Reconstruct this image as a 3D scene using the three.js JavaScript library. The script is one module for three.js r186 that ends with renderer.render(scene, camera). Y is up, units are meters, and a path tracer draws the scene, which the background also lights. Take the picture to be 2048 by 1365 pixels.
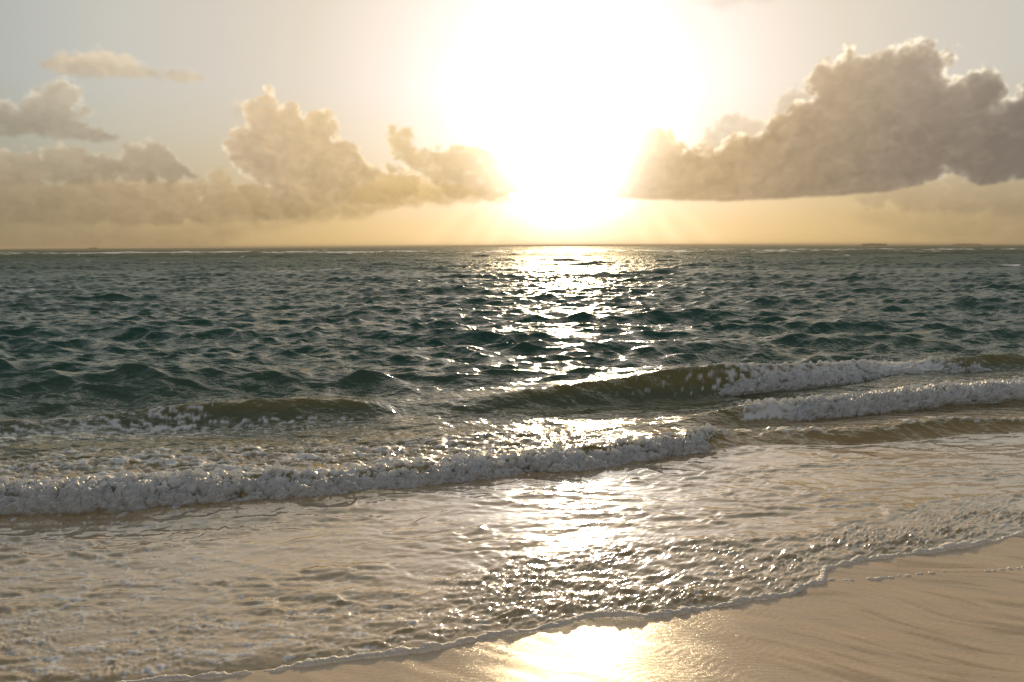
import * as THREE from 'three';
import { createNoise2D, createNoise3D } from 'simplex-noise';

// ---------------------------------------------------------------- camera, sky, sun, exposure
const DEG = Math.PI / 180, F = 1700, EYE = 2.1;                 // F: focal length in pixels of a 2048 x 1365 frame
const scene = new THREE.Scene();
const camera = new THREE.PerspectiveCamera((2 * Math.atan(682.5 / F)) / DEG, 1.5, 0.1, 20000);
camera.rotation.order = 'YXZ';
camera.position.set(0, EYE, 0);
camera.rotation.set(-Math.atan(190.5 / F), 0, -0.25 * DEG);
camera.updateMatrixWorld(true);
const renderer = new THREE.WebGLRenderer({ antialias: true });
renderer.toneMapping = THREE.LinearToneMapping;
renderer.toneMappingExposure = 1;
renderer.shadowMap.enabled = true;

const lerp = THREE.MathUtils.lerp, clamp = THREE.MathUtils.clamp;
const sst = (x, a, b) => { const t = clamp((x - a) / (b - a), 0, 1); return t * t * (3 - 2 * t); };
function rng(seed) { let s = seed >>> 0; return () => { s = (s + 0x6d2b79f5) | 0; let t = Math.imul(s ^ (s >>> 15), 1 | s); t = (t + Math.imul(t ^ (t >>> 7), 61 | t)) ^ t; return ((t ^ (t >>> 14)) >>> 0) / 4294967296; }; }
const n2 = createNoise2D(rng(11)), n2b = createNoise2D(rng(12)), n3 = createNoise3D(rng(13));
function fbm(x, y, o = 4, g = 0.5) { let a = 1, s = 0, t = 0; for (let i = 0; i < o; i++) { s += a * n2(x, y); t += a; a *= g; x = x * 2.03 + 17.3; y = y * 2.03 - 9.1; } return s / t; }
const hash = (x, y, z) => { let h = Math.imul(x, 374761393) ^ Math.imul(y, 668265263) ^ Math.imul(z, 2147483647 - 1274126177); h = Math.imul(h ^ (h >>> 13), 1274126177); return ((h ^ (h >>> 16)) >>> 0) / 4294967296; };
function cells(x, y, out) {                                      // nearest and second nearest feature point in the plane
  const ix = Math.floor(x), iy = Math.floor(y); let a = 9, b = 9;
  for (let j = -1; j <= 1; j++) for (let i = -1; i <= 1; i++) {
    const cx = ix + i, cy = iy + j, dx = cx + hash(cx, cy, 3) - x, dy = cy + hash(cx, cy, 7) - y, d = dx * dx + dy * dy;
    if (d < a) { b = a; a = d; } else if (d < b) b = d;
  }
  out[0] = Math.sqrt(a); out[1] = Math.sqrt(b); return out;
}
function puff3(x, y, z) {                                        // rounded lumps, 0..1
  const ix = Math.floor(x), iy = Math.floor(y), iz = Math.floor(z); let a = 9;
  for (let k = -1; k <= 1; k++) for (let j = -1; j <= 1; j++) for (let i = -1; i <= 1; i++) {
    const cx = ix + i, cy = iy + j, cz = iz + k, h = hash(cx, cy, cz);
    const dx = cx + h - x, dy = cy + ((h * 57.31) % 1) - y, dz = cz + ((h * 131.7) % 1) - z, d = dx * dx + dy * dy + dz * dz;
    if (d < a) a = d;
  }
  return Math.sqrt(Math.max(0, 0.62 - a)) * 1.27;
}
function ray(px, py) { return new THREE.Vector3((px - 1024) / F, -(py - 682.5) / F, -1).transformDirection(camera.matrixWorld); }
const azel = (px, py) => { const r = ray(px, py); return [Math.atan2(r.x, -r.z) / DEG, Math.asin(r.y) / DEG]; };
const ground = (px, py, Y = 0) => { const r = ray(px, py), t = (Y - EYE) / r.y; return [r.x * t, -r.z * t]; };
const lin = (r, g, b) => [r, g, b].map((c) => { c /= 255; return c <= 0.04045 ? c / 12.92 : ((c + 0.055) / 1.055) ** 2.4; });

const SUN = azel(1138, 212);
const sunDir = new THREE.Vector3(Math.sin(SUN[0] * DEG) * Math.cos(SUN[1] * DEG), Math.sin(SUN[1] * DEG), -Math.cos(SUN[0] * DEG) * Math.cos(SUN[1] * DEG));

function makeSky() {
  const NX = 4096, NY = 2048, data = new Float32Array(NX * NY * 4);
  const steps = (t) => (r) => { let i = 0; while (i < t.length - 2 && r > t[i + 1][0]) i++; const f = clamp((r - t[i][0]) / (t[i + 1][0] - t[i][0]), 0, 1); return [1, 2, 3].map((c) => lerp(t[i][c], t[i + 1][c], f)); };
  // clear air by angle from the sun, raised behind the camera to light foam
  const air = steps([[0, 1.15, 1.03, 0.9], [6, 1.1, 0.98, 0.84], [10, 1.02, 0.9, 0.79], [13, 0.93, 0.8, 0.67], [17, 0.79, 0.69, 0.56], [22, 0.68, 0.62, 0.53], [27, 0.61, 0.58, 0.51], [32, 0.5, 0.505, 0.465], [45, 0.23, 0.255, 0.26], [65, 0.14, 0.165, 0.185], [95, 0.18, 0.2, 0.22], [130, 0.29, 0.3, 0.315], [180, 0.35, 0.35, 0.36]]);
  const low = steps([[0, 0.92, 0.70, 0.45], [1.5, 0.93, 0.735, 0.485], [4, 0.97, 0.85, 0.65], [7, 0.99, 0.95, 0.85], [10, 1, 1, 1], [90, 1, 1, 1]]);
  const P = (list) => list.map(([x, y]) => azel(x, y));
  const sdf = (poly, x, y) => {                                  // > 0 inside, degrees
    let d = 1e9, inside = false;
    for (let i = 0, j = poly.length - 1; i < poly.length; j = i++) {
      const [ax, ay] = poly[i], [bx, by] = poly[j], ex = bx - ax, ey = by - ay, wx = x - ax, wy = y - ay, t = clamp((wx * ex + wy * ey) / (ex * ex + ey * ey), 0, 1);
      d = Math.min(d, (wx - ex * t) ** 2 + (wy - ey * t) ** 2);
      if (ay > y !== by > y && x < ((bx - ax) * (y - ay)) / (by - ay) + ax) inside = !inside;
    }
    return (inside ? 1 : -1) * Math.sqrt(d);
  };
  // each cloud: outline, edge softness and roughness in degrees, opacity, colour at its left and right end, rim light
  const clouds = [
    { poly: P([[-300, 430], [300, 436], [560, 432], [700, 420], [640, 450], [480, 486], [400, 520], [-300, 520]]), soft: 1.2, rough: 0.25, op: 0.55, a: lin(154, 136, 110), b: lin(176, 148, 108), rim: 0 },
    { poly: P([[1640, 420], [1800, 404], [2300, 380], [2300, 520], [1900, 500], [1760, 470]]), soft: 1.3, rough: 0.3, op: 0.5, a: lin(190, 162, 118), b: lin(146, 130, 108), rim: 0 },
    { poly: P([[470, 378], [560, 372], [700, 380], [836, 366], [900, 372], [890, 402], [800, 412], [720, 440], [600, 448], [500, 440], [440, 420]]), soft: 0.6, rough: 0.4, op: 0.7, a: lin(186, 162, 124), b: lin(222, 186, 120), rim: 0.25 },
    { poly: P([[1690, 396], [1800, 372], [1950, 352], [2200, 345], [2300, 440], [2000, 436], [1850, 425], [1740, 410]]), soft: 0.7, rough: 0.5, op: 0.5, a: lin(180, 156, 120), b: lin(142, 128, 110), rim: 0.15 },
    { poly: P([[-200, 380], [60, 352], [160, 362], [210, 358], [380, 366], [425, 372], [436, 330], [452, 338], [462, 368], [520, 372], [610, 376], [680, 400], [640, 432], [560, 446], [400, 452], [200, 455], [-200, 455]]), soft: 0.5, rough: 0.55, op: 0.8, a: lin(152, 135, 112), b: lin(196, 168, 124), rim: 0.3 },
    { poly: P([[-200, 312], [20, 304], [70, 292], [180, 302], [240, 316], [262, 294], [300, 288], [326, 296], [368, 330], [388, 352], [340, 362], [250, 358], [160, 366], [60, 372], [-200, 378]]), soft: 0.4, rough: 0.45, op: 0.75, a: lin(178, 160, 132), b: lin(162, 145, 122), rim: 0.5 },
    { poly: P([[-200, 210], [-60, 190], [0, 198], [40, 228], [66, 188], [90, 166], [126, 165], [160, 182], [166, 222], [142, 240], [150, 256], [200, 262], [232, 274], [196, 284], [120, 275], [0, 270], [-200, 272]]), soft: 0.4, rough: 0.4, grow: 0.08, op: 0.82, a: lin(158, 148, 130), b: lin(186, 171, 146), rim: 0.6 },
    { poly: P([[78, 128], [130, 106], [200, 104], [254, 112], [270, 130], [312, 136], [360, 144], [404, 150], [408, 160], [370, 165], [300, 158], [190, 156], [120, 148]]), soft: 0.5, rough: 0.32, grow: 0.12, op: 0.75, a: lin(212, 190, 160), b: lin(236, 216, 182), rim: 0.3 },
    { poly: P([[455, 295], [466, 264], [496, 256], [492, 216], [512, 190], [536, 180], [552, 190], [560, 216], [584, 212], [600, 234], [620, 218], [646, 226], [668, 244], [680, 276], [716, 300], [738, 330], [800, 340], [836, 356], [836, 378], [800, 400], [720, 406], [640, 412], [560, 402], [500, 350], [465, 322]]), soft: 0.2, rough: 0.36, op: 0.88, a: lin(200, 175, 142), b: lin(222, 188, 132), rim: 0.5 },
    { poly: P([[700, 372], [760, 350], [830, 352], [900, 372], [1010, 384], [1040, 404], [900, 412], [780, 416], [700, 408]]), soft: 0.5, rough: 0.4, op: 0.6, a: lin(214, 182, 126), b: lin(236, 196, 124), rim: 0.25 },
    { poly: P([[765, 282], [776, 256], [796, 248], [818, 256], [832, 304], [862, 300], [900, 290], [980, 296], [1010, 330], [1050, 380], [990, 402], [900, 396], [858, 352], [800, 326]]), soft: 0.3, rough: 0.34, op: 0.8, a: lin(214, 184, 130), b: lin(228, 184, 112), rim: 0.45 },
    { poly: P([[1366, 330], [1380, 296], [1410, 270], [1436, 244], [1452, 226], [1474, 224], [1500, 240], [1532, 250], [1560, 192], [1592, 172], [1620, 186], [1610, 240], [1500, 330]]), soft: 0.35, rough: 0.34, op: 0.6, a: lin(236, 206, 156), b: lin(190, 168, 140), rim: 0.6 },
    { poly: P([[1225, 320], [1262, 270], [1290, 256], [1336, 262], [1368, 300], [1440, 288], [1530, 256], [1588, 216], [1622, 196], [1616, 178], [1634, 132], [1660, 124], [1700, 100], [1730, 110], [1788, 106], [1812, 90], [1842, 84], [1864, 94], [1880, 108], [1914, 100], [1912, 116], [1886, 136], [1884, 160], [1928, 166], [1946, 148], [1976, 144], [1998, 152], [2014, 178], [2008, 214], [2030, 200], [2050, 172], [2090, 160], [2240, 150], [2300, 340], [2150, 352], [2048, 358], [1960, 372], [1906, 352], [1850, 366], [1780, 386], [1600, 398], [1450, 404], [1300, 401], [1215, 399]]), soft: 0.2, rough: 0.38, op: 0.95, a: lin(214, 176, 122), b: lin(88, 80, 78), rim: 0.95, base: true },
    { poly: P([[1380, 8], [1440, -14], [1530, -20], [1560, 6], [1500, 14], [1440, 22]]), soft: 0.8, rough: 0.5, op: 0.35, a: lin(246, 226, 200), b: lin(236, 216, 190), rim: 0.3 },
    { poly: P([[458, 230], [470, 200], [484, 205], [478, 240]]), soft: 0.6, rough: 0.4, op: 0.4, a: lin(225, 205, 170), b: lin(225, 205, 170), rim: 0.3 },
  ];
  for (const c of clouds) { const xs = c.poly.map((p) => p[0]), ys = c.poly.map((p) => p[1]); c.x0 = Math.min(...xs); c.x1 = Math.max(...xs); c.y0 = Math.min(...ys); c.y1 = Math.max(...ys); }
  const lobe = (x, y) => { cells(x, y, cell2); return 0.62 - cell2[0] * cell2[0] * 1.7; }, cell2 = [0, 0];
  const dusk = steps([[0, ...lin(240, 200, 130)], [5, ...lin(222, 184, 126)], [10, ...lin(202, 170, 126)], [15, ...lin(170, 147, 117)], [20, ...lin(148, 131, 112)], [27, ...lin(121, 111, 101)], [60, ...lin(112, 104, 98)]]);
  const bill = (x, y, z) => { let a = 1, s = 0, t = 0; for (let i = 0; i < 4; i++) { s += a * (Math.abs(n3(x, y, z)) * 2 - 0.75); t += a; a *= 0.55; x *= 2.1; y *= 2.1; z += 7; } return s / t; };
  const rays = [[-38, 0.5], [-31, 0.7], [31, 0.6], [39, 0.8], [47, 0.5], [-47, 0.4]];
  for (let row = NY / 2; row < NY; row++) {
    const el = ((row + 0.5) / NY - 0.5) * 180, ce = Math.cos(el * DEG), se = Math.sin(el * DEG), tint = low(el);
    for (let col = 0; col < NX; col++) {
      const round = ((col + 0.5) / NX - 0.5) * 2 * Math.PI, x = Math.cos(round) * ce, z = Math.sin(round) * ce, az = Math.atan2(x, -z) / DEG;
      const r = Math.acos(clamp(x * sunDir.x + se * sunDir.y + z * sunDir.z, -1, 1)) / DEG, dx = az - SUN[0], dy = el - SUN[1];
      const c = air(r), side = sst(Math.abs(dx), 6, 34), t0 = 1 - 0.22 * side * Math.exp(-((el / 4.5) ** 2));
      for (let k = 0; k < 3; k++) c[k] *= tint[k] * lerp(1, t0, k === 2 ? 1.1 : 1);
      // yellow light low under the sun
      const g0 = Math.exp(-((dx / 22) ** 2)) * Math.exp(-((el / 3.6) ** 2));
      c[0] += 0.14 * g0; c[1] += 0.10 * g0; c[2] -= 0.03 * g0;
      let cov = 0;
      if (Math.abs(az) < 42 && el < 17) {
        const wx = 0.5 * fbm(az * 0.6, el * 0.8 + 40, 3), wy = 0.4 * fbm(az * 0.6 + 50, el * 0.8, 3);
        for (const q of clouds) {
          if (az < q.x0 - 2 || az > q.x1 + 2 || el < q.y0 - 2 || el > q.y1 + 2) continue;
          let s = sdf(q.poly, az, el);
          if (s < -2) continue;
          const upper = q.base ? 0.12 + 0.88 * sst(el, q.y0 + 0.3, q.y0 + 1.6) : 0.4 + 0.6 * sst(el, q.y0, q.y0 + 1.2);
          const ux = az + wx * 0.7, uy = el + wy * 0.7, b1 = 0.75 * lobe(ux * 0.62 + q.x0, uy * 0.72) + 0.42 * lobe(ux * 1.35, uy * 1.5 + q.x0) + 0.2 * lobe(ux * 3, uy * 3.2) + 0.25 * n2(ux * 0.5 + q.x0, uy * 0.6), fine = fbm(az * 3.1 + wx * 3, el * 3.4, 3);
          s += q.rough * upper * (b1 * 1.5 + fine * 0.16) + (q.grow ?? 0);
          const cover = sst(s, -0.05, q.soft) * q.op * (1 - 0.25 * sst(fbm(az * 0.5 + 9, el * 0.9, 3), 0.1, 0.7) * (q.base ? 0.3 : 1));
          if (cover < 0.003) continue;
          cov = cov + (1 - cov) * cover;
          const dk = q.base ? dusk(r) : null, f = clamp((az - q.x0) / (q.x1 - q.x0), 0, 1), bx = dx / (r + 1e-3), by = dy / (r + 1e-3);
          const soft = (X, Y) => n3(X * 0.42 + wx * 0.6, Y * 0.6 + wy * 0.6, q.x0 * 0.37) + 0.5 * n3(X * 0.9 + wx, Y * 1.3 + wy, q.x0) + 0.22 * n3(X * 2.1, Y * 2.6, q.x0), relief = soft(az, el) - soft(az - bx * 0.5, el - by * 0.5);
          const high = sst(el, q.y0 + 0.5, q.y1), shade = 1 + 0.075 * clamp(relief, -1, 1) + 0.045 * soft(az, el) + (q.base ? 0.42 * high * high + 0.1 * high : 0.36 * high) - (q.base ? 0.06 : 0.16);
          const rim = q.rim * Math.exp(-(Math.max(0, s - 0.05) / 0.19)) * sst(el, q.y0 + 0.4, q.y0 + 2) * (0.35 + 0.9 * sst(fbm(az * 0.9 + 31, el * 0.9, 2), -0.3, 0.5));
          for (let k = 0; k < 3; k++) {
            const body = (q.base ? dk[k] : lerp(q.a[k], q.b[k], f)) * shade;
            c[k] = lerp(c[k], body, cover) + rim * [1.15, 1.02, 0.76][k] * cover;
          }
        }
        // faint shafts below the clouds
        const ang = Math.atan2(dx, -dy) / DEG, under = sst(el, 3.4, 1.6);
        for (const [a, w] of rays) { const e = 0.15 * w * under * Math.exp(-(((ang - a) / 2.6) ** 2)) * sst(r, 5, 9); c[0] += e; c[1] += e * 0.85; c[2] += e * 0.55; }
      } 
      const away = sst(Math.abs(az), 36, 44);
      if (away > 0 && el < 40) {                                 // the same fair-weather cumulus all round
        const k = 1 / (0.2 + se), q = fbm(x * k * 1.2 + 3, z * k * 1.2 - 8, 5), m = sst(q, 0.02, 0.45) * away * sst(el, 1, 4) * (1 - sst(el, 24, 40));
        for (let i = 0; i < 3; i++) c[i] = lerp(c[i], [0.33, 0.31, 0.3][i], m * 0.7);
      }
      // glare of the veiled sun: wide, taller than broad
      const e2 = Math.hypot(dx * 1.0, dy * (dy < 0 ? 0.86 : 1.16)) * (1 + 0.05 * fbm(dx * 0.12 + 5, dy * 0.16, 3)), gl = (0.6 * Math.exp(-((e2 / 6.4) ** 3)) + 0.22 * Math.exp(-((e2 / 12.5) ** 2))) * (1 - 0.8 * cov) + 0.8 * Math.exp(-((e2 / 5) ** 2.6)) + 0.8 * Math.exp(-((Math.abs(dx) / 3.9) ** 2.6) - (Math.abs(dy) / 7.6) ** 4);
      const core = 3.6 * Math.exp(-((e2 / 3.6) ** 2));
      c[0] += gl + core; c[1] += gl * 0.97 + core * 0.8; c[2] += gl * 0.93 + core * 0.48;
      const o = (row * NX + col) * 4;
      for (let k = 0; k < 3; k++) data[o + k] = Math.max(0.01, c[k]);
      data[o + 3] = 1;
    }
  }
  for (let i = 0; i < (NX * NY) / 2; i++) { data[i * 4] = 0.3; data[i * 4 + 1] = 0.26; data[i * 4 + 2] = 0.2; data[i * 4 + 3] = 1; }
  const t = new THREE.DataTexture(data, NX, NY, THREE.RGBAFormat, THREE.FloatType);
  t.mapping = THREE.EquirectangularReflectionMapping; t.magFilter = t.minFilter = THREE.LinearFilter; t.needsUpdate = true;
  return t;
}
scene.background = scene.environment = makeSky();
const sun = new THREE.DirectionalLight(new THREE.Color(1, 0.73, 0.4), 3.0);
sun.name = 'sun';
sun.position.copy(sunDir).multiplyScalar(60); sun.castShadow = true; sun.shadow.radius = 5;
sun.shadow.mapSize.set(2048, 2048); Object.assign(sun.shadow.camera, { left: -40, right: 40, top: 40, bottom: -40, near: 1, far: 200 });
scene.add(sun, sun.target);
scene.fog = new THREE.FogExp2(new THREE.Color(1, 0.86, 0.64), 0.0005);

// ---------------------------------------------------------------- the lines of the shore, measured once, kept as ground curves d(x)
const X0 = -60, X1 = 60, XN = 6001;
function curve(points, slope = 0.3) {                            // points [x, d] -> smooth lookup
  const p = [...points].sort((a, b) => a[0] - b[0]), out = new Float32Array(XN);
  let j = 0;
  for (let i = 0; i < XN; i++) {
    const x = lerp(X0, X1, i / (XN - 1));
    if (x <= p[0][0]) out[i] = p[0][1] + (x - p[0][0]) * slope;
    else if (x >= p[p.length - 1][0]) out[i] = p[p.length - 1][1] + (x - p[p.length - 1][0]) * slope;
    else {
      while (x > p[j + 1][0]) j++;
      const a = p[j], b = p[j + 1], w = b[0] - a[0], t = (x - a[0]) / w, pm = p[j - 1] ?? a, pn = p[j + 2] ?? b;
      const ma = pm === a ? (b[1] - a[1]) / w : (b[1] - pm[1]) / (b[0] - pm[0]), mb = pn === b ? (b[1] - a[1]) / w : (pn[1] - a[1]) / (pn[0] - a[0]);
      out[i] = (2 * t ** 3 - 3 * t * t + 1) * a[1] + (t ** 3 - 2 * t * t + t) * ma * w + (3 * t * t - 2 * t ** 3) * b[1] + (t ** 3 - t * t) * mb * w;
    }
  }
  return out;
}
const at = (c, x) => { const f = clamp((x - X0) / (X1 - X0), 0, 0.99999) * (XN - 1), i = f | 0; return c[i] + (c[i + 1] - c[i]) * (f - i); };
function blurred(c, metres) { const n = Math.round((metres / (X1 - X0)) * XN), s = new Float64Array(XN + 1), out = new Float32Array(XN); for (let i = 0; i < XN; i++) s[i + 1] = s[i] + c[i]; for (let i = 0; i < XN; i++) { const a = Math.max(0, i - n), b = Math.min(XN - 1, i + n), m = Math.min(i - a, b - i); out[i] = (s[i + m + 1] - s[i - m]) / (2 * m + 1); } return out; }
const G = (list, Y) => list.map(([px, py]) => ground(px, py, Y));

const edge = curve(G([[280, 1362], [440, 1352], [560, 1340], [650, 1326], [760, 1312], [880, 1296], [980, 1276], [1060, 1264], [1120, 1252], [1170, 1236], [1300, 1238], [1420, 1217], [1500, 1206], [1572, 1196], [1606, 1178], [1642, 1166], [1652, 1138], [1700, 1126], [1760, 1114], [1830, 1108], [1900, 1097], [1990, 1082], [2048, 1068]], 0.13));
const shore = blurred(blurred(edge, 1.3), 1.3);                  // the beach under it does not wiggle
const roughTop = curve(G([[0, 1185], [300, 1205], [560, 1200], [760, 1180], [900, 1150], [1040, 1110], [1200, 1092], [1350, 1085], [1500, 1085], [1620, 1078], [1690, 1052], [1800, 1030], [1880, 1008], [1960, 1002], [2048, 996]], 0.08));

const waves = [                                                   // [x px, y px of its foot, height in metres, share of foam]
  { name: 'near', wf: 0.26, wb: 0.55, roll: [-900, 1478], pts: [[-1000, 1078, 0.12, 1], [-300, 1040, 0.13, 1], [0, 1024, 0.13, 1], [200, 1017, 0.14, 1], [400, 1005, 0.115, 1], [600, 991, 0.095, 1], [800, 973, 0.09, 1], [950, 956, 0.1, 1], [1050, 946, 0.09, 1], [1150, 937, 0.09, 1], [1300, 917, 0.1, 1], [1440, 897, 0.11, 1], [1476, 893, 0.08, 1], [1500, 892, 0.065, 0.7], [1600, 890, 0.07, 0.85], [1750, 888, 0.09, 0.85], [1870, 877, 0.12, 0.75], [1930, 870, 0.11, 0], [2048, 868, 0.08, 0], [2300, 858, 0.03, 0]] },
  { name: 'right', wf: 0.26, wb: 0.6, roll: [1450, 2300], pts: [[1250, 882, 0, 0], [1380, 860, 0.05, 0], [1450, 853, 0.13, 0], [1520, 845, 0.17, 1], [1600, 839, 0.17, 1], [1750, 825, 0.17, 1], [1900, 806, 0.17, 1], [2048, 797, 0.17, 1], [2300, 775, 0.16, 1]] },
  { name: 'olive', wf: 0.36, wb: 0.7, roll: null, pts: [[-300, 886, 0.1, 0], [-100, 874, 0.1, 0], [0, 866, 0.1, 0], [200, 854, 0.13, 0], [300, 846, 0.18, 0], [450, 840, 0.19, 0], [580, 836, 0.2, 0], [700, 832, 0.14, 0], [800, 824, 0.05, 0], [920, 815, 0, 0]] },
  { name: 'far', low: 0.62, wf: 0.36, wb: 0.8, roll: [1330, 2048], pts: [[800, 830, 0, 0], [880, 822, 0.06, 0], [1000, 814, 0.14, 0], [1100, 808, 0.19, 0.1], [1200, 800, 0.23, 0.2], [1330, 792, 0.29, 0.3], [1430, 787, 0.34, 0.5], [1530, 781, 0.32, 0.8], [1700, 765, 0.22, 1], [1790, 748, 0.12, 1], [1860, 746, 0.14, 1], [1930, 744, 0.2, 0.4], [2048, 740, 0.22, 0], [2300, 732, 0.2, 0]] },
];
for (const w of waves) {
  const g = w.pts.map(([px, py, h, f]) => [...ground(px, py, 0), h, f]);
  w.toe = curve(g.map((p) => [p[0], p[1]]), 0.22); w.h = curve(g.map((p) => [p[0], p[2]]), 0); w.foam = curve(g.map((p) => [p[0], p[3]]), 0);
  w.x0 = g[0][0]; w.x1 = g[g.length - 1][0];
  if (w.roll) w.rx = w.roll.map((px) => { const q = w.pts.reduce((a, b) => (Math.abs(b[0] - px) < Math.abs(a[0] - px) ? b : a)); return ground(px, q[1], 0)[0]; });
}
function profile(w, x, d) {
  const h = at(w.h, x); if (h < 0.002) return 0;
  const v = d - at(w.toe, x);
  if (v < -1.2 || v > 5) return 0;
  const trough = -0.12 * h * Math.exp(-(((v + 0.1) / 0.4) ** 2));
  if (v < w.wf) return h * sst(v, -0.14, w.wf + 0.12) / sst(w.wf, -0.14, w.wf + 0.12) + trough;
  const q = (v - w.wf) / w.wb;
  return h * (Math.exp(-Math.pow(q, 1.15))) ;
}
// single swells standing out of the chop: x px, y px, half width px, height
const swells = [[60, 742, 250, 0.22], [360, 772, 260, 0.14], [1180, 722, 200, 0.17], [1440, 702, 170, 0.12], [1672, 652, 130, 0.2], [130, 640, 230, 0.2], [520, 640, 300, 0.15], [370, 690, 300, 0.12], [860, 668, 190, 0.1], [1280, 764, 160, 0.08], [1010, 745, 130, 0.08]].map(([px, py, w, h]) => { const [x, d] = ground(px, py); return { x, d, w: (w * d) / F, h }; });

// ---------------------------------------------------------------- heights
const sandAt = (u) => Math.max(-1.8, 0.13 - 0.0725 * u + 0.0275 * (Math.sqrt(u * u + 1) - 1));
const R = rng(5), comps = [];
for (let i = 0; i < 64; i++) {
  const L = 0.2 * Math.pow(8 / 0.2, (i + 0.5 * R()) / 63), dir = (R() + R() + R() - 1.5) * (L > 1.5 ? 0.62 : 1.3) + 0.12, k = (2 * Math.PI) / L;
  const slope = 0.043 * Math.exp(-(Math.log(L / 1.5) ** 2) / 2.2) * (L > 1.7 ? 0.56 : 0.95) + 0.027;
  comps.push({ L, kx: Math.sin(dir) * k, kd: Math.cos(dir) * k, sx: Math.sin(dir), sd: Math.cos(dir), a: (slope * L) / (2 * Math.PI) * 1.414, p: R() * 6.283 });
}
const cell = [0, 0];
const bump2 = (x, y) => { cells(x, y, cell); return Math.max(0, 1 - cell[0] * cell[0] * 1.6); };
// returns [dx, y, dd, foam, breaker index or -1]
const res = { x: 0, y: 0, d: 0, foam: 0, wave: -1, u: 0, v1: 0 };
function water(x, d, cellSize) {
  const u = d - at(edge, x), u0 = d - at(shore, x), v1 = d - at(waves[0].toe, x);
  res.u = u; res.v1 = v1; res.wave = -1;
  let y = 0, ox = 0, od = 0, foam = -1;
  const s = sandAt(u0);
  // breakers
  let lift = 0, near = 0;
  for (let k = 0; k < waves.length; k++) {
    const w = waves[k]; if (d > 40) break;
    const p = profile(w, x, d); lift += p;
    const v = d - at(w.toe, x), h = at(w.h, x);
    if (h > 0.045 && v > -0.03 && v < w.wf + 0.42 * w.wb / 0.6) res.wave = k;
    near = Math.max(near, h * 5 * Math.exp(-(((v - w.wf) / 0.5) ** 2)));
  }
  for (const q of swells) { if (d > 60) break; const a = (x - q.x) / q.w; if (Math.abs(a) > 2.4) continue; const v = d - q.d - 0.12 * (x - q.x) * 0.5 - 0.25 * n2(x * 0.5, q.d); lift += q.h * Math.exp(-a * a) * 0.55 * (v < 0 ? Math.exp(-Math.pow(-v / 0.5, 1.3)) : Math.exp(-Math.pow(v / 1.2, 1.3))); }
  // wind sea
  const chop = (lerp(0, 1, sst(v1, 0.2, 7)) * 0.86 + 0.14 * sst(u, 1.2, 3.4)) ;
  if (chop > 0.01) {
    const tame = 1 - 0.62 * Math.min(1, near), group = 0.52 + 0.22 * n2(x * 0.09, d * 0.11), fine = (0.45 + 0.55 * chop) * 0.8;
    for (const c of comps) {
      const f = cellSize > 0 ? sst(c.L / cellSize, 2.2, 4.5) : 1; if (f <= 0) continue;
      const ph = c.kx * x + c.kd * d + c.p, amp = c.a * f * (c.L > 1.2 ? chop * group * tame : chop * fine * (c.L > 0.6 ? tame : 1.25));
      y += amp * Math.cos(ph); ox -= amp * 0.9 * c.sx * Math.sin(ph); od -= amp * 0.9 * c.sd * Math.sin(ph);
    }
  }
  // broad swell far out makes the horizon uneven
  if (d > 60) y += 0.22 * sst(d, 80, 300) * (n2(x * 0.02, d * 0.012) + 0.6 * n2(x * 0.07, d * 0.03) + 0.4 * n2b(x * 0.16, d * 0.05));
  let base = lift;
  if (v1 < 0.6 || u < 6) {
    const film = s + (u > 0 ? 0.016 * (1 - Math.exp(-u / 0.12)) + 0.006 * Math.min(u, 2) : 0);
    const k = 0.025, h = clamp(0.5 + (0.5 * (film - base)) / k, 0, 1);
    base = lerp(base, film, h) + k * h * (1 - h);
    if (u < 0) base = s - 0.004 - 0.35 * Math.min(0.2, -u);
  }
  // shallow ripples and the lumpy fresh swash
  if (u > 0 && u < 6) {
    const rt = at(roughTop, x) - at(edge, x), fade = sst(u, 0, 0.12);
    const q = u / Math.max(0.2, rt), lum = (1 - sst(q, 0.45, 1.3)) * fade, calm = fade * (1 - sst(v1, -0.2, 0.3)) * (0.4 + 0.85 * sst(fbm(x * 0.55 + 20, d * 1.0, 3), -0.35, 0.4));
    const wx = 0.06 * n2(x * 3, d * 3), wd = 0.06 * n2(x * 3 + 40, d * 3);
      if (lum > 0) {
        const patch = clamp(0.75 + 0.8 * fbm(x * 1.1 + 60, d * 1.5, 2), 0.12, 1.6) * lerp(0.38, 1, sst(x, -1.2, 0.5));
        const X = x + wx + 0.02 * n2(x * 12, d * 12), Y = d + wd, r1 = 1 - Math.abs(n2(X * 4.2, Y * 8)), r2 = 1 - Math.abs(n2b(X * 9 + 7, Y * 17)), r3 = n2(X * 20, Y * 36), r4 = n2b(X * 42, Y * 64);
        base += lum * patch * (0.0135 * (r1 * r1 - 0.4) + 0.0105 * (r2 * r2 - 0.4) + 0.0045 * r3 + 0.0018 * r4 + 0.010 * (bump2(X * 11, Y * 15) - 0.4) * sst(n2b(x * 2.3, d * 3.1), -0.2, 0.5));
        base += 0.016 * Math.exp(-(((q - 1) / 0.12) ** 2)) * sst(x, 0.8, 1.6) * (0.6 + 0.6 * n2(x * 6, d * 6)) * fade;
      }
    if (calm > 0) {
      const c1 = 1 - Math.abs(n2(x * 0.85 + wx * 3 + 3, d * 2.0 + 0.5 * n2(x * 0.5, d * 0.6)));
      base += calm * (0.009 * c1 * c1 + 0.0055 * n2(x * 2.1 + 5 * wx, d * 5.2 + 4 * wd + 0.8 * n2(x * 0.7, d * 0.9)) + 0.0028 * n2(x * 5 + wx * 8, d * 11) + 0.0014 * n2(x * 13, d * 26));
    }
  }
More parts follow.
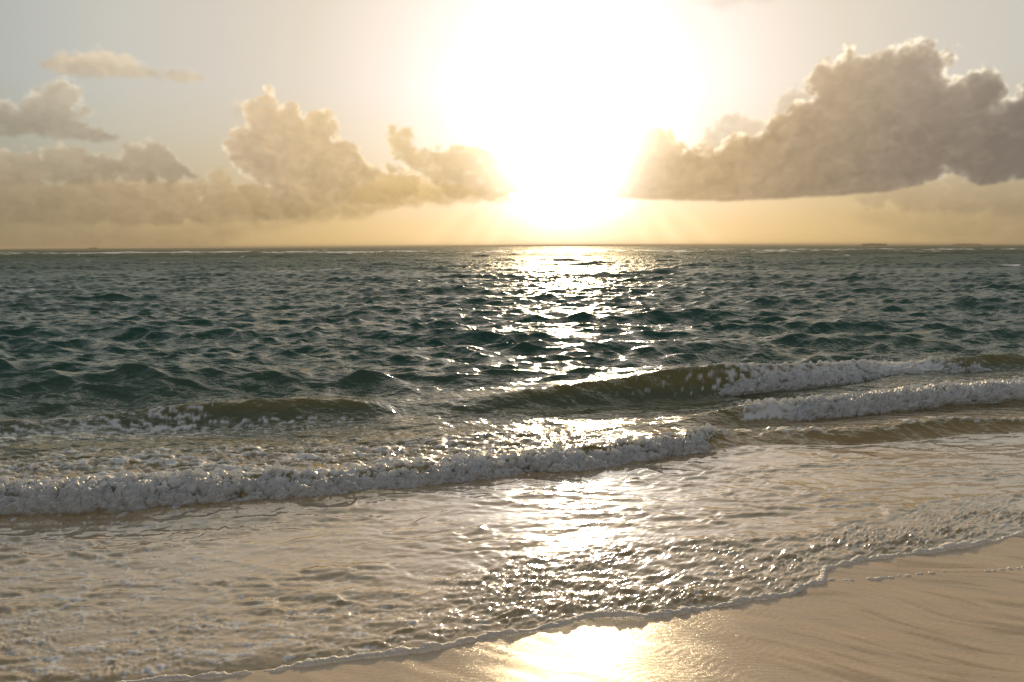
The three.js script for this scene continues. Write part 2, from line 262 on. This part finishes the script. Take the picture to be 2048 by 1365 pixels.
  // foam lying on the water
  if (d < 24 && u > 0) {
    const jag = 0.5 * n2(x * 4.3, d * 7.5) + 0.28 * n2b(x * 11, d * 19) + 0.16 * n2(x * 27, d * 45);
    if (v1 > 0) {
      const reach = lerp(3.1, 1.0, sst(x, -1.5, 2.2)), zone = (1 - 0.2 * sst(v1, 0.45, 0.8)) * (1 - sst(v1, reach * 0.45, reach)) * sst(v1, 0.1, 0.3) * lerp(1, 0.72, sst(x, -0.2, 1));
      const patch = 0.35 * fbm(x * 0.8, d * 1.5 + 3, 2);
      foam = Math.max(foam, zone * 1.05 + jag * 0.82 + patch - 0.9);
      if (zone > 0.02) { const l = bump2(x * 7, d * 8) - 0.4, l2 = bump2(x * 3.1 + 9, d * 3.6) - 0.4; base += zone * (0.034 * l + 0.045 * l2 * sst(patch, -0.1, 0.2)); }
      for (const w of waves) {
        if (w === waves[0]) continue;
        const v = d - at(w.toe, x), f = at(w.foam, x), h = at(w.h, x);
        if (h < 0.03) continue;
        if (v > 0 && v < w.wf + 1.6) foam = Math.max(foam, f * 0.7 + jag * 0.62 - 0.5 - 0.34 * Math.max(0, v - w.wf));
        if (w.name === 'olive' && x < -3.9 + 0.2 * jag && v < 0.5 && v > -0.8) foam = Math.max(foam, 0.16 * sst(x, -8, -4.5) + jag * 0.6 - 0.14 - 0.35 * Math.abs(v + 0.1));
        if (w.name === 'olive' && v < 0.05 && v > -0.9) foam = Math.max(foam, jag * 0.7 - 0.30 - 0.2 * Math.abs(v + 0.2) + 0.22 * (1 - sst(x, -3.5, -0.5)));
      }
    } else {
      // lacy leftovers in the swash on the left, thin lines further in
      const wx = 0.25 * fbm(x * 1.2, d * 1.6, 2), wd = 0.2 * fbm(x * 1.2 + 30, d * 1.6, 2);
      cells((x + wx) * 2.3, (d + wd) * 3.4, cell);
      const lace = 1 - (cell[1] - cell[0]) * 5, left = 1 - sst(x, -1.5, 0.2), q = u / Math.max(0.2, at(roughTop, x) - at(edge, x));
      const fresh = (1 - sst(q, 0.6, 1.1)) * sst(u, 0.02, 0.1);
      foam = Math.max(foam, fresh * (0.22 * left + 0.03) + jag * 0.6 + 0.22 * Math.max(-0.6, lace) * left * fresh - 0.44 + 0.3 * n2b(x * 8, d * 15) + 0.16 * n2(x * 19, d * 33));
      foam = Math.max(foam, 0.5 * lace + jag * 0.28 - 0.44 - 0.6 * sst(x, -2.2, -0.9) + 0.16 * sst(u, 0.6, 1.2) * (1 - sst(u, 1.7, 2.4)));
      cells((x + wx * 2) * 0.9 + 7, (d + wd * 2) * 1.5, cell);
      foam = Math.max(foam, 0.4 - (cell[1] - cell[0]) * 9 + jag * 0.35 - 0.42 + 0.05 * sst(-x, 0, 2) - 0.25 * sst(x, 0.5, 2));
    }
  } else if (d > 30) {
    // white caps and the surf on the outer reef
    const reef = (0.35 + 0.8 * sst(fbm(x * 0.016 + 4, d * 0.01, 3), -0.4, 0.5)) * Math.exp(-(((d - 330 - 40 * n2(x * 0.006, 1)) / 90) ** 2)), r2 = fbm(x * 0.03, d * 0.02, 3) + 0.5 * n2(x * 0.2, d * 0.08);
    foam = Math.max(foam, reef * 0.72 + r2 * 0.6 - 0.62, r2 * 0.5 + 0.35 * n2b(x * 0.5, d * 0.3) - 0.6);
    if (reef > 0.05) y += 0.35 * reef * Math.max(0, r2);
  }
  if (foam > 0 && d < 24) base += v1 > 0 ? Math.min(0.012, foam * 0.05) : Math.min(0.003, foam * 0.02);
  res.x = x + ox; res.y = base + y; res.d = d + od; res.foam = foam;
  return res;
}

// ---------------------------------------------------------------- textures
function ripples(n, metres, count, seed, rms) {                   // a tileable normal map of small wind waves
  const q = rng(seed), hx = new Float32Array(n * n), hd = new Float32Array(n * n);
  const tab = new Float32Array(4096).map((_, i) => Math.sin((i / 4096) * 2 * Math.PI));
  let power = 0;
  for (let c = 0; c < count; c++) {
    const m = 5 * Math.pow(170 / 5, c / (count - 1)) * (0.9 + 0.2 * q()), dir = (q() + q() + q() - 1.5) * 1.7 + 0.1, kx = Math.round(m * Math.sin(dir)), kd = Math.round(m * Math.cos(dir)), mm = Math.hypot(kx, kd) || 1;
    const a = 1, p = q() * 4096; power += (a * a) / 2;
    for (let y = 0; y < n; y++) for (let x = 0; x < n; x++) {
      const s = a * tab[((((kx * x + kd * y) * 4096) / n + p) | 0) & 4095];
      hx[y * n + x] += (s * kx) / mm; hd[y * n + x] += (s * kd) / mm;
    }
  }
  const k = rms / Math.sqrt(power), data = new Uint8Array(n * n * 4);
  for (let i = 0; i < n * n; i++) {
    const a = -hx[i] * k, b = -hd[i] * k, l = 1 / Math.hypot(a, b, 1);
    data[i * 4] = (a * l * 0.5 + 0.5) * 255; data[i * 4 + 1] = (b * l * 0.5 + 0.5) * 255; data[i * 4 + 2] = (l * 0.5 + 0.5) * 255; data[i * 4 + 3] = 255;
  }
  return tex(data, n, n);
}
function tex(data, w, h) { const t = new THREE.DataTexture(data, w, h); t.wrapS = t.wrapT = THREE.RepeatWrapping; t.magFilter = THREE.LinearFilter; t.minFilter = THREE.LinearMipmapLinearFilter; t.needsUpdate = true; return t; }
function grey(n, fn) { const d = new Uint8Array(n * n * 4); for (let y = 0; y < n; y++) for (let x = 0; x < n; x++) { const v = clamp(fn(x / n, y / n), 0, 1) * 255, o = (y * n + x) * 4; d[o] = d[o + 1] = d[o + 2] = v; d[o + 3] = 255; } return tex(d, n, n); }
const rippleMap = ripples(1024, 5, 64, 21, 0.2);
const bubbleMap = grey(512, (u, v) => { let s = 0; for (const [k, a] of [[24, 0.5], [52, 0.3], [110, 0.2]]) { const ix = Math.floor(u * k), iy = Math.floor(v * k); let m = 9; for (let j = -1; j <= 1; j++) for (let i = -1; i <= 1; i++) { const cx = ix + i, cy = iy + j, hx = hash(((cx % k) + k) % k, ((cy % k) + k) % k, k), dx = cx + hx - u * k, dy = cy + ((hx * 71.3) % 1) - v * k; m = Math.min(m, dx * dx + dy * dy); } s += a * Math.sqrt(Math.max(0, 1 - m * 1.4)); } return s; });

// ---------------------------------------------------------------- materials
const windMap = (() => { const d = new Uint8Array(4 * 256 * 4); for (let y = 0; y < 256; y++) for (let x = 0; x < 4; x++) { const m = 3 * Math.pow(2000, (y + 0.5) / 256), v = 255 * (0.11 + 0.39 * sst(Math.log(m), Math.log(14), Math.log(230))), o = (y * 4 + x) * 4; d[o] = d[o + 1] = d[o + 2] = v; d[o + 3] = 255; } const t = tex(d, 4, 256); t.wrapS = t.wrapT = THREE.ClampToEdgeWrapping; t.channel = 1; return t; })();
const phys = (o) => new THREE.MeshPhysicalMaterial(o);
const M = {
  sea: phys({ color: 0xffffff, vertexColors: true, roughness: 1, roughnessMap: windMap, ior: 1.33, normalMap: rippleMap, normalScale: new THREE.Vector2(1.05, 1.05) }),
  open: phys({ specularIntensity: 0.3, color: 0xffffff, vertexColors: true, roughness: 0.55, ior: 1.33, normalMap: rippleMap, normalScale: new THREE.Vector2(4, 4) }),
  outer: phys({ specularIntensity: 0.65, color: 0xffffff, vertexColors: true, roughness: 1, roughnessMap: windMap, ior: 1.33, normalMap: rippleMap, normalScale: new THREE.Vector2(1.9, 1.9) }),
  shallow: phys({ color: 0xffffff, vertexColors: true, roughness: 0.1, ior: 1.33, clearcoat: 1, clearcoatRoughness: 0.06, normalMap: rippleMap, normalScale: new THREE.Vector2(0.22, 0.22) }),
  foam: phys({ color: new THREE.Color(0.93, 0.93, 0.92), roughness: 0.7, ior: 1.33, bumpMap: bubbleMap, bumpScale: 0.012, transmission: 0.48, thickness: 0 }),
  roll: phys({ color: 0xffffff, vertexColors: true, roughness: 0.55, ior: 1.33, bumpMap: bubbleMap, bumpScale: 0.012, transmission: 0.45, thickness: 0 }),
  clump: phys({ color: new THREE.Color(0.9, 0.9, 0.89), roughness: 0.6, ior: 1.33, transmission: 0.4, thickness: 0 }),
  floating: phys({ color: 0xffffff, vertexColors: true, roughness: 0.4, ior: 1.33, bumpMap: bubbleMap, bumpScale: 0.006 }),
  rock: phys({ color: new THREE.Color(0.12, 0.1, 0.08), roughness: 0.9 }),
};

// ---------------------------------------------------------------- the water surface
function tag(o, label, category, group, kind) { Object.assign(o.userData, label ? { label } : {}, category ? { category } : {}, group ? { group } : {}, kind ? { kind } : {}); o.traverse((c) => { c.castShadow = c.receiveShadow = true; }); return o; }
function mesh(name, geometry, material, parent = scene) { const m = new THREE.Mesh(geometry, material); m.name = name; m.castShadow = m.receiveShadow = true; parent.add(m); return m; }

const rows = [];
for (let d = 3.0; d < 5200;) { rows.push(d); d *= d < 60 ? 1.0042 : d < 300 ? 1.007 : d < 900 ? 1.011 : 1.02; }
const cols = [];
for (let i = 0; i <= 860; i++) cols.push(-0.74 + (1.48 * i) / 860);
for (let i = 1; i <= 72; i++) { const t = 0.74 + 0.003 * i + 0.00012 * i * i + 0.000018 * i * i * i; cols.push(t); cols.unshift(-t); }
const NR = rows.length, NC = cols.length, pos = new Float32Array(NR * NC * 3), col = new Float32Array(NR * NC * 3), uv = new Float32Array(NR * NC * 2), uv1 = new Float32Array(NR * NC * 2), fm = new Float32Array(NR * NC), cls = new Int8Array(NR * NC), inland = new Float32Array(NR * NC);
const cDeep = [0.0075, 0.077, 0.054], cMid = [0.035, 0.095, 0.06], cOliveGlow = [0.2, 0.165, 0.055], cSand = [0.42, 0.285, 0.13];
for (let r = 0; r < NR; r++) {
  const d = rows[r], dd = r + 1 < NR ? rows[r + 1] - d : d * 0.016;
  for (let c = 0; c < NC; c++) {
    const i = r * NC + c, x = cols[c] * d, dx = (c + 1 < NC ? cols[c + 1] - cols[c] : 0.2) * d;
    const w = water(x, d, Math.max(dx, dd * 0.3));
    pos[i * 3] = w.x; pos[i * 3 + 1] = w.y; pos[i * 3 + 2] = -w.d;
    uv[i * 2] = x / 5; uv[i * 2 + 1] = d / 5;
    uv1[i * 2] = 0.5; uv1[i * 2 + 1] = clamp(Math.log(d / 3) / Math.log(2000), 0.002, 0.998); fm[i] = w.foam; inland[i] = w.u;
    cls[i] = w.wave >= 0 ? 2 + w.wave : w.v1 < -0.03 ? 0 : 1;
    const depth = 1 - Math.exp(-Math.max(0, w.u - 3.4) / 2.6), far = sst(d, 8.5, 12.5);
    let k0 = lerp(cSand[0], lerp(cMid[0], cDeep[0], far), depth), k1 = lerp(cSand[1], lerp(cMid[1], cDeep[1], far), depth), k2 = lerp(cSand[2], lerp(cMid[2], cDeep[2], far), depth);
    if (w.wave >= 0) { const m = 0.85 * sst(w.y, 0.02, 0.16); k0 = lerp(k0, cOliveGlow[0], m); k1 = lerp(k1, cOliveGlow[1], m); k2 = lerp(k2, cOliveGlow[2], m); }  // sandy water olive, with the backlit glow through the crest painted into the colour
    const haze = sst(w.foam, -0.1, 0.14);                 // thin foam between the thick
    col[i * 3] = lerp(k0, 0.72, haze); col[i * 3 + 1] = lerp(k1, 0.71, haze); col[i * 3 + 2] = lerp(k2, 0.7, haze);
  }
}
const lists = Array.from({ length: 2 + waves.length }, () => []), farList = [], outerList = [], foamLists = { near: [], swash: [], far: [] }, waveFoam = waves.map(() => []);
const farRow = rows.findIndex((d) => d > 170), outerRow = rows.findIndex((d) => d > 75);
const face = (a, b, c) => {
  if (inland[a] < -0.25 && inland[b] < -0.25 && inland[c] < -0.25) return;
  const f = (fm[a] + fm[b] + fm[c]) / 3, k = Math.max(cls[a], cls[b], cls[c]);
  if (f > 0) { const z = -pos[a * 3 + 2]; (k >= 2 ? waveFoam[k - 2] : z > 28 ? foamLists.far : k === 0 ? foamLists.swash : foamLists.near).push(a, b, c); } else if (k === 1 && a >= farRow * NC) farList.push(a, b, c); else if (k === 1 && a >= outerRow * NC) outerList.push(a, b, c); else lists[k].push(a, b, c);
};
for (let r = 0; r + 1 < NR; r++) for (let c = 0; c + 1 < NC; c++) { const a = r * NC + c, b = a + 1, e = a + NC, g = e + 1; face(a, b, g); face(a, g, e); }
// one smooth normal field for all of it, then cut into its pieces
const whole = new THREE.BufferGeometry();
whole.setAttribute('position', new THREE.BufferAttribute(pos, 3));
whole.setIndex(new THREE.BufferAttribute(Uint32Array.from((function* () { for (let r = 0; r + 1 < NR; r++) for (let c = 0; c + 1 < NC; c++) { const a = r * NC + c; yield a; yield a + 1; yield a + NC + 1; yield a; yield a + NC + 1; yield a + NC; } })()), 1));
whole.computeVertexNormals();
const nor = whole.attributes.normal.array;
function cut(list) {
  const used = new Int32Array(NR * NC).fill(-1), p = [], n = [], k = [], t = [], t1 = [], ix = new Uint32Array(list.length); let q = 0;
  for (let i = 0; i < list.length; i++) { const v = list[i]; if (used[v] < 0) { used[v] = q++; p.push(pos[v * 3], pos[v * 3 + 1], pos[v * 3 + 2]); n.push(nor[v * 3], nor[v * 3 + 1], nor[v * 3 + 2]); k.push(col[v * 3], col[v * 3 + 1], col[v * 3 + 2]); t.push(uv[v * 2], uv[v * 2 + 1]); t1.push(uv1[v * 2], uv1[v * 2 + 1]); } ix[i] = used[v]; }
  const g = new THREE.BufferGeometry();
  g.setAttribute('position', new THREE.Float32BufferAttribute(p, 3)); g.setAttribute('normal', new THREE.Float32BufferAttribute(n, 3)); g.setAttribute('color', new THREE.Float32BufferAttribute(k, 3)); g.setAttribute('uv', new THREE.Float32BufferAttribute(t, 2)); g.setAttribute('uv1', new THREE.Float32BufferAttribute(t1, 2));
  g.setIndex(new THREE.BufferAttribute(ix, 1)); return g;
}
tag(mesh('sea', cut(lists[1]), M.sea), 'dark green choppy sea between the breakers and the reef', null, null, 'structure');
tag(mesh('outer_sea', cut(outerList), M.outer), 'wind roughened green sea a little short of the reef', null, null, 'structure');
tag(mesh('open_sea', cut(farList), M.open), 'far strip of rough sea under the horizon', null, null, 'structure');
tag(mesh('shallow_water', cut(lists[0]), M.shallow), 'thin sheet of golden backwash water sliding over the sand', null, null, 'structure');
if (foamLists.near.length) tag(mesh('floating_foam', cut(foamLists.near), M.floating), 'broken white foam floating behind the nearest breaker on the left', 'foam', null, 'stuff');
if (foamLists.swash.length) tag(mesh('swash_foam', cut(foamLists.swash), M.floating), 'thin lacy foam scattered over the swash sheet in the foreground', 'foam', null, 'stuff');
if (foamLists.far.length) tag(mesh('whitecap_foam', cut(foamLists.far), M.floating), 'pale whitecaps and reef surf far out under the horizon', 'foam', null, 'stuff');

// ---------------------------------------------------------------- breaking waves: water face, thin foam on it, and the tumbling roll
function rollGeometry(w, seed) {
  const [xa, xb] = w.rx, dm = at(w.toe, (xa + xb) / 2), step = 0.0011 * dm + 0.003, n = Math.ceil((xb - xa) / step), m = 46, p = new Float32Array((n + 1) * (m + 1) * 3), t = new Float32Array((n + 1) * (m + 1) * 2), kc = new Float32Array((n + 1) * (m + 1) * 3), ix = [];
  for (let i = 0; i <= n; i++) {
    const x = lerp(xa, xb, i / n), end = sst(i / n, 0, w.name === 'near' ? 0.04 : 0.2) * sst(1 - i / n, 0, w.name === 'near' ? 0.045 : 0.12);
    const share = clamp(at(w.foam, x), 0, 1), h = (w.low ?? 1) * Math.max(0.02, at(w.h, x)) * (0.98 + 0.2 * n2(x * 1.4, seed) + 0.12 * n2(x * 4, seed + 3)) * (0.55 + 0.45 * share), toe = at(w.toe, x) + 0.05 * n2(x * 1.9, seed + 8) + 0.02 * n2(x * 7, seed);
    for (let j = 0; j <= m; j++) {
      const s = j / m, front = s < 0.62; let v, y, nv, ny;
      if (front) { const a = (s / 0.62) * Math.PI / 2; v = w.wf * (1 - Math.cos(a)) - 0.09; y = h * Math.sin(a) * end - 0.02; nv = -Math.cos(a); ny = Math.sin(a) * 0.9 + 0.15; } else { const q = (s - 0.62) / 0.38; v = w.wf - 0.09 + q * 0.5; y = lerp(h * end - 0.02, profile(w, x, toe + v) - 0.05, sst(q, 0, 1)); nv = 0.25; ny = 0.95; }
      const d = toe + v, k = Math.min(1, h / 0.12), fade = sst(s, 0, 0.1) * sst(1 - s, 0, 0.22) * (0.3 + 0.7 * end) * k;
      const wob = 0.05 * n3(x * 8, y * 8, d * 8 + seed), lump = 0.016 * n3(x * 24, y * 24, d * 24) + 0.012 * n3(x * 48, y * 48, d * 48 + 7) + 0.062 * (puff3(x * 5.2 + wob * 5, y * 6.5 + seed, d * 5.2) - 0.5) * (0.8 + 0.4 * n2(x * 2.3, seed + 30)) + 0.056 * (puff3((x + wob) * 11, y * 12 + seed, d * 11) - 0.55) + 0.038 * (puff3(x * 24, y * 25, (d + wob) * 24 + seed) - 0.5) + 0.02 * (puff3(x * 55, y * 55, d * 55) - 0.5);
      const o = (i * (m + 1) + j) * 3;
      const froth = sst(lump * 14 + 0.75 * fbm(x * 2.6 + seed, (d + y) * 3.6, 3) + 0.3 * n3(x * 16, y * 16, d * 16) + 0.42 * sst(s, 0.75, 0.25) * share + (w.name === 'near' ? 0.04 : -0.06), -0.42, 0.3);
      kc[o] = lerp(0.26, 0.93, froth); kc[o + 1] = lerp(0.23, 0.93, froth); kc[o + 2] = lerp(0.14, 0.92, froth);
      p[o] = x + 0.02 * n3(x * 9, y * 9, d * 9) * fade; p[o + 1] = y + ny * lump * fade - 0.19 * (1 - end); p[o + 2] = -(d + nv * lump * fade);
      t[(o / 3) * 2] = x * 1.6; t[(o / 3) * 2 + 1] = (v + y) * 1.6;
      if (i < n && j < m) { const a = i * (m + 1) + j, b = a + m + 1; ix.push(a, b, b + 1, a, b + 1, a + 1); }
    }
  }
  const g = new THREE.BufferGeometry();
  g.setAttribute('position', new THREE.BufferAttribute(p, 3)); g.setAttribute('uv', new THREE.BufferAttribute(t, 2)); g.setAttribute('color', new THREE.BufferAttribute(kc, 3)); g.setIndex(ix); g.computeVertexNormals(); return g;
}
const clumpShapes = [1, 2, 3].map((seed) => { const g = new THREE.IcosahedronGeometry(1, 4), p = g.attributes.position; for (let i = 0; i < p.count; i++) { const a = p.getX(i), b = p.getY(i), c = p.getZ(i), q = 0.72 + 0.5 * (puff3(a * 1.5 + seed * 9, b * 1.5, c * 1.5) - 0.4) + 0.22 * (puff3(a * 3.6, b * 3.6 + seed, c * 3.6) - 0.4); p.setXYZ(i, a * q, b * q * 0.85, c * q); } g.computeVertexNormals(); return g; });
function clumps(w, count, seed, parent, behind) {
  const q = rng(seed), per = clumpShapes.map(() => []), m4 = new THREE.Matrix4(), e = new THREE.Euler(), qt = new THREE.Quaternion();
  for (let i = 0; i < count; i++) {
    const x = lerp(w.rx[0] + 0.1, w.rx[1] - 0.1, q()), rare = q(), back = q() < behind, share = at(w.foam, x);
    if (q() > share ** 3 || n2(x * 1.7, seed) < -0.55 + q() * 0.5 - 0.2) continue;
    const v = back ? w.wf + 2.0 * q() * q() : w.wf * (0.2 + 1.3 * q()), d = at(w.toe, x) + v, r = (0.006 + 0.034 * rare ** 5) * (back ? 0.75 : 1);
    if (back && x > 0.8) continue;
    const s = water(x, d, 0), y = back ? s.y : Math.max(s.y, (w.low ?? 1) * at(w.h, x) * Math.sin(clamp((v + 0.09) / w.wf, 0.2, 1) * 1.57));
    e.set(q() * 6, q() * 6, q() * 6); const flat = back ? 0.55 : 0.9;
    m4.compose(new THREE.Vector3(x, y + r * (back ? 0.05 : 0.35), -d), qt.setFromEuler(e), new THREE.Vector3(r * (1 + 0.6 * q()), r * flat, r)); per[i % 3].push(m4.clone());
  }
  per.forEach((list, k) => { const o = new THREE.InstancedMesh(clumpShapes[k], M.clump, list.length); list.forEach((m, i) => o.setMatrixAt(i, m)); o.name = 'foam_clump'; o.userData.kind = 'stuff'; parent.add(o); });
}
const waveLabels = ['long low breaker nearest the sand, a lumpy roll of white foam', 'second breaker on the right, foaming crest with a smooth clear left end', 'unbroken olive brown wave hump on the left with a little foam', 'tallest and farthest breaker on the right, olive face half curled into foam'];
waves.forEach((w, k) => {
  const g = new THREE.Group(); g.name = 'breaking_wave'; if (k) g.name += '_' + String(k).padStart(3, '0');
  scene.add(g);
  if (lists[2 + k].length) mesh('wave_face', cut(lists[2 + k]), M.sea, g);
  if (waveFoam[k].length) { const f = mesh('thin_foam', cut(waveFoam[k]), M.floating, g); f.userData.kind = 'stuff'; }
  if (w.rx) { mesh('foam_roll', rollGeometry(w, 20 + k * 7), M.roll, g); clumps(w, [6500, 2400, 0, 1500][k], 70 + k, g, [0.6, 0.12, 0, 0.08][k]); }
  tag(g, waveLabels[k], 'wave');
});

// ---------------------------------------------------------------- the beach
const sandN = 1024, sandCol = new Uint8Array(sandN * sandN * 4), sandRgh = new Uint8Array(sandN * sandN * 4), SX = -6, SD = 0, SS = 12;   // covers x -6..6, d 0..12
for (let j = 0; j < sandN; j++) for (let i = 0; i < sandN; i++) {
  const x = SX + (SS * (i + 0.5)) / sandN, d = SD + (SS * (j + 0.5)) / sandN, o = (j * sandN + i) * 4;
  const a = x * 0.77 - d * 0.64, b = x * 0.64 + d * 0.77, warp = 0.12 * n2(x * 0.9, d * 0.9);
  const st = fbm(a * 0.9 + 3, (b + warp) * 6.5, 4), st2 = n2b(a * 2.2, (b + warp) * 24), big = fbm(x * 0.6, d * 0.6 + 9, 3), grain = n2(x * 60, d * 60) * 0.5 + n2b(x * 31, d * 31) * 0.5;
  const dark = sst(st + 0.35 * big, 0.05, 0.6) * sst(x, 0.2, 1.8) * 0.25 + 0.08 * sst(st2, 0.3, 0.9) * sst(x, -0.3, 1.2);
  const k = 1 - dark + 0.1 * grain + 0.08 * big;
  sandCol[o] = clamp(208 * Math.pow(k, 0.5), 0, 255); sandCol[o + 1] = clamp(187 * Math.pow(k, 0.55), 0, 255); sandCol[o + 2] = clamp(161 * Math.pow(k, 0.62), 0, 255); sandCol[o + 3] = 255;
  const r = clamp(0.2 + 0.35 * dark + 0.05 * grain + 0.06 * big, 0.08, 1); sandRgh[o] = sandRgh[o + 1] = sandRgh[o + 2] = r * 255; sandRgh[o + 3] = 255;
}
const sandMap = tex(sandCol, sandN, sandN), sandRough = tex(sandRgh, sandN, sandN);
sandMap.colorSpace = THREE.SRGBColorSpace;
const grainMap = grey(1024, (u, v) => 0.5 + 0.25 * (hash((u * 1024) | 0, (v * 1024) | 0, 5) - 0.5) + 0.25 * (hash((u * 512) | 0, (v * 512) | 0, 6) - 0.5) + 0.2 * Math.sin(2 * Math.PI * (7 * u - 31 * v + Math.sin(2 * Math.PI * (3 * u + 2 * v)))) * 0.4);
grainMap.repeat.set(9, 9);
M.sand = phys({ specularIntensity: 0.26, map: sandMap, roughnessMap: sandRough, roughness: 1, ior: 1.36, bumpMap: grainMap, bumpScale: 0.0016 });
const lines = (a, b, step, far, grow) => { const out = []; for (let v = a; v <= b + 1e-6; v += step) out.push(v); let s = step; for (let v = b; v < far;) { s *= grow; v += s; out.push(v); } s = step; for (let v = a; v > -far;) { s *= grow; v -= s; out.unshift(v); } return out; };
const sx = lines(-3.2, 4.6, 0.022, 90, 1.35), sd = lines(2.2, 6.6, 0.018, 80, 1.35).filter((d) => d < 30), sp = new Float32Array(sx.length * sd.length * 3), su = new Float32Array(sx.length * sd.length * 2), si = [];
sd.forEach((d, j) => sx.forEach((x, i) => {
  const o = j * sx.length + i, u0 = d - at(shore, x), a = x * 0.77 - d * 0.64, b = x * 0.64 + d * 0.77, dry = 1 - sst(u0, -0.1, 0.6);
  const y = sandAt(Math.max(u0, -14)) + dry * (0.006 * fbm(a * 0.5, b * 1.6, 3) + 0.0014 * n2(a * 1.6, b * 9) + 0.0005 * n2b(a * 3.5, b * 24));
  sp.set([x, y, -d], o * 3); su.set([(x - SX) / SS, (d - SD) / SS], o * 2);
  if (i + 1 < sx.length && j + 1 < sd.length) si.push(o, o + 1, o + sx.length + 1, o, o + sx.length + 1, o + sx.length);
}));
const sg = new THREE.BufferGeometry(); sg.setAttribute('position', new THREE.BufferAttribute(sp, 3)); sg.setAttribute('uv', new THREE.BufferAttribute(su, 2)); sg.setIndex(si); sg.computeVertexNormals();
tag(mesh('beach', sg, M.sand), 'smooth wet sand of the beach in the lower right corner', null, null, 'structure');

// the rounded foam lip at the front of the swash
function lip(xa, xb, path, size, seed) {
  const n = Math.ceil((xb - xa) / 0.006), m = 16, p = [], t = [], ix = [];
  for (let i = 0; i <= n; i++) {
    const x = lerp(xa, xb, i / n), d0 = path(x), sl = (path(x + 0.02) - path(x - 0.02)) / 0.04, il = 1 / Math.hypot(1, sl), r = size(x), y0 = sandAt(d0 - at(shore, x));
    for (let j = 0; j <= m; j++) {
      const a = (j / m) * Math.PI, v = -Math.cos(a) * r * (a > 1.57 ? 1.7 : 0.9), y = Math.sin(a) * r * 1.05, q = r * 0.34 * (puff3(x * 26, y * 26 + seed, (d0 + v) * 26) - 0.5) * Math.sin(a) + r * 0.16 * (puff3(x * 60, y * 60, (d0 + v) * 60) - 0.5) * Math.sin(a);
      p.push(x - (v - Math.cos(a) * q) * sl * il, y0 - 0.006 + y + Math.sin(a) * q, -(d0 + (v - Math.cos(a) * q) * il)); t.push(x * 2.5, a * r * 2.5);
      if (i < n && j < m) { const k = i * (m + 1) + j; ix.push(k, k + m + 2, k + m + 1, k, k + 1, k + m + 2); }
    }
  }
  const g = new THREE.BufferGeometry(); g.setAttribute('position', new THREE.Float32BufferAttribute(p, 3)); g.setAttribute('uv', new THREE.Float32BufferAttribute(t, 2)); g.setIndex(ix); g.computeVertexNormals(); return g;
}
const onEdge = (x) => at(edge, x) + 0.02 * n2(x * 3.3, 3) + 0.011 * n2(x * 9, 9) + 0.004 * n2(x * 26, 5);
const thick = (x) => 0.0195 + 0.009 * n2(x * 1.9, 60) + 0.008 * n2(x * 6, 61) + 0.004 * n2(x * 15, 62) + 0.012 * Math.exp(-(((x - 0.42) / 0.22) ** 2));
tag(mesh('foam_lip', lip(-2.4, 4.2, onEdge, thick, 1), M.foam), 'rounded white foam lip where the swash meets the wet sand', 'foam');

const old = curve(G([[1600, 1156], [1650, 1150], [1740, 1150], [1830, 1144], [1900, 1139], [1976, 1141], [2048, 1136], [2200, 1124]], 0.17));
tag(mesh('foam_line', lip(ground(1640, 1150, 0.17)[0], 4.0, (x) => at(old, x) + 0.012 * n2(x * 9, 30), (x) => 0.0085 * clamp(0.55 + 1.5 * n2(x * 16, 44) + 0.5 * n2(x * 5, 47), 0.06, 1.4), 4), M.foam), 'thin broken line of old foam left on the wet sand at the right', 'foam');

// ---------------------------------------------------------------- rocks breaking the horizon
function islet(px, width, height, dist, label, seed) {
  const r = ray(px, 491), x = (r.x / -r.z) * dist, g = new THREE.IcosahedronGeometry(1, 5), p = g.attributes.position;
  for (let i = 0; i < p.count; i++) { const a = p.getX(i), b = p.getY(i), c = p.getZ(i), q = 1 + 0.3 * n3(a * 2 + seed, b * 2, c * 2) + 0.14 * n3(a * 6, b * 6 + seed, c * 6); p.setXYZ(i, a * q * width / 2, Math.min(b * q, 0.8 + 0.2 * n3(a * 5, 3, c * 5)) * height, c * q * width / 3); }
  g.computeVertexNormals();
  const m = mesh('reef_rock', g, M.rock); m.position.set(x, 0, -dist); return tag(m, label, 'rock');
}
islet(1750, 34, 3.8, 1300, 'small dark rock standing on the horizon at the right', 1);
islet(1932, 46, 2.8, 1320, 'long flat rock on the horizon near the right edge', 5).name = 'reef_rock_001';
islet(186, 14, 2.8, 1300, 'tiny dark rock on the horizon at the far left', 9).name = 'reef_rock_002';

renderer.render(scene, camera);
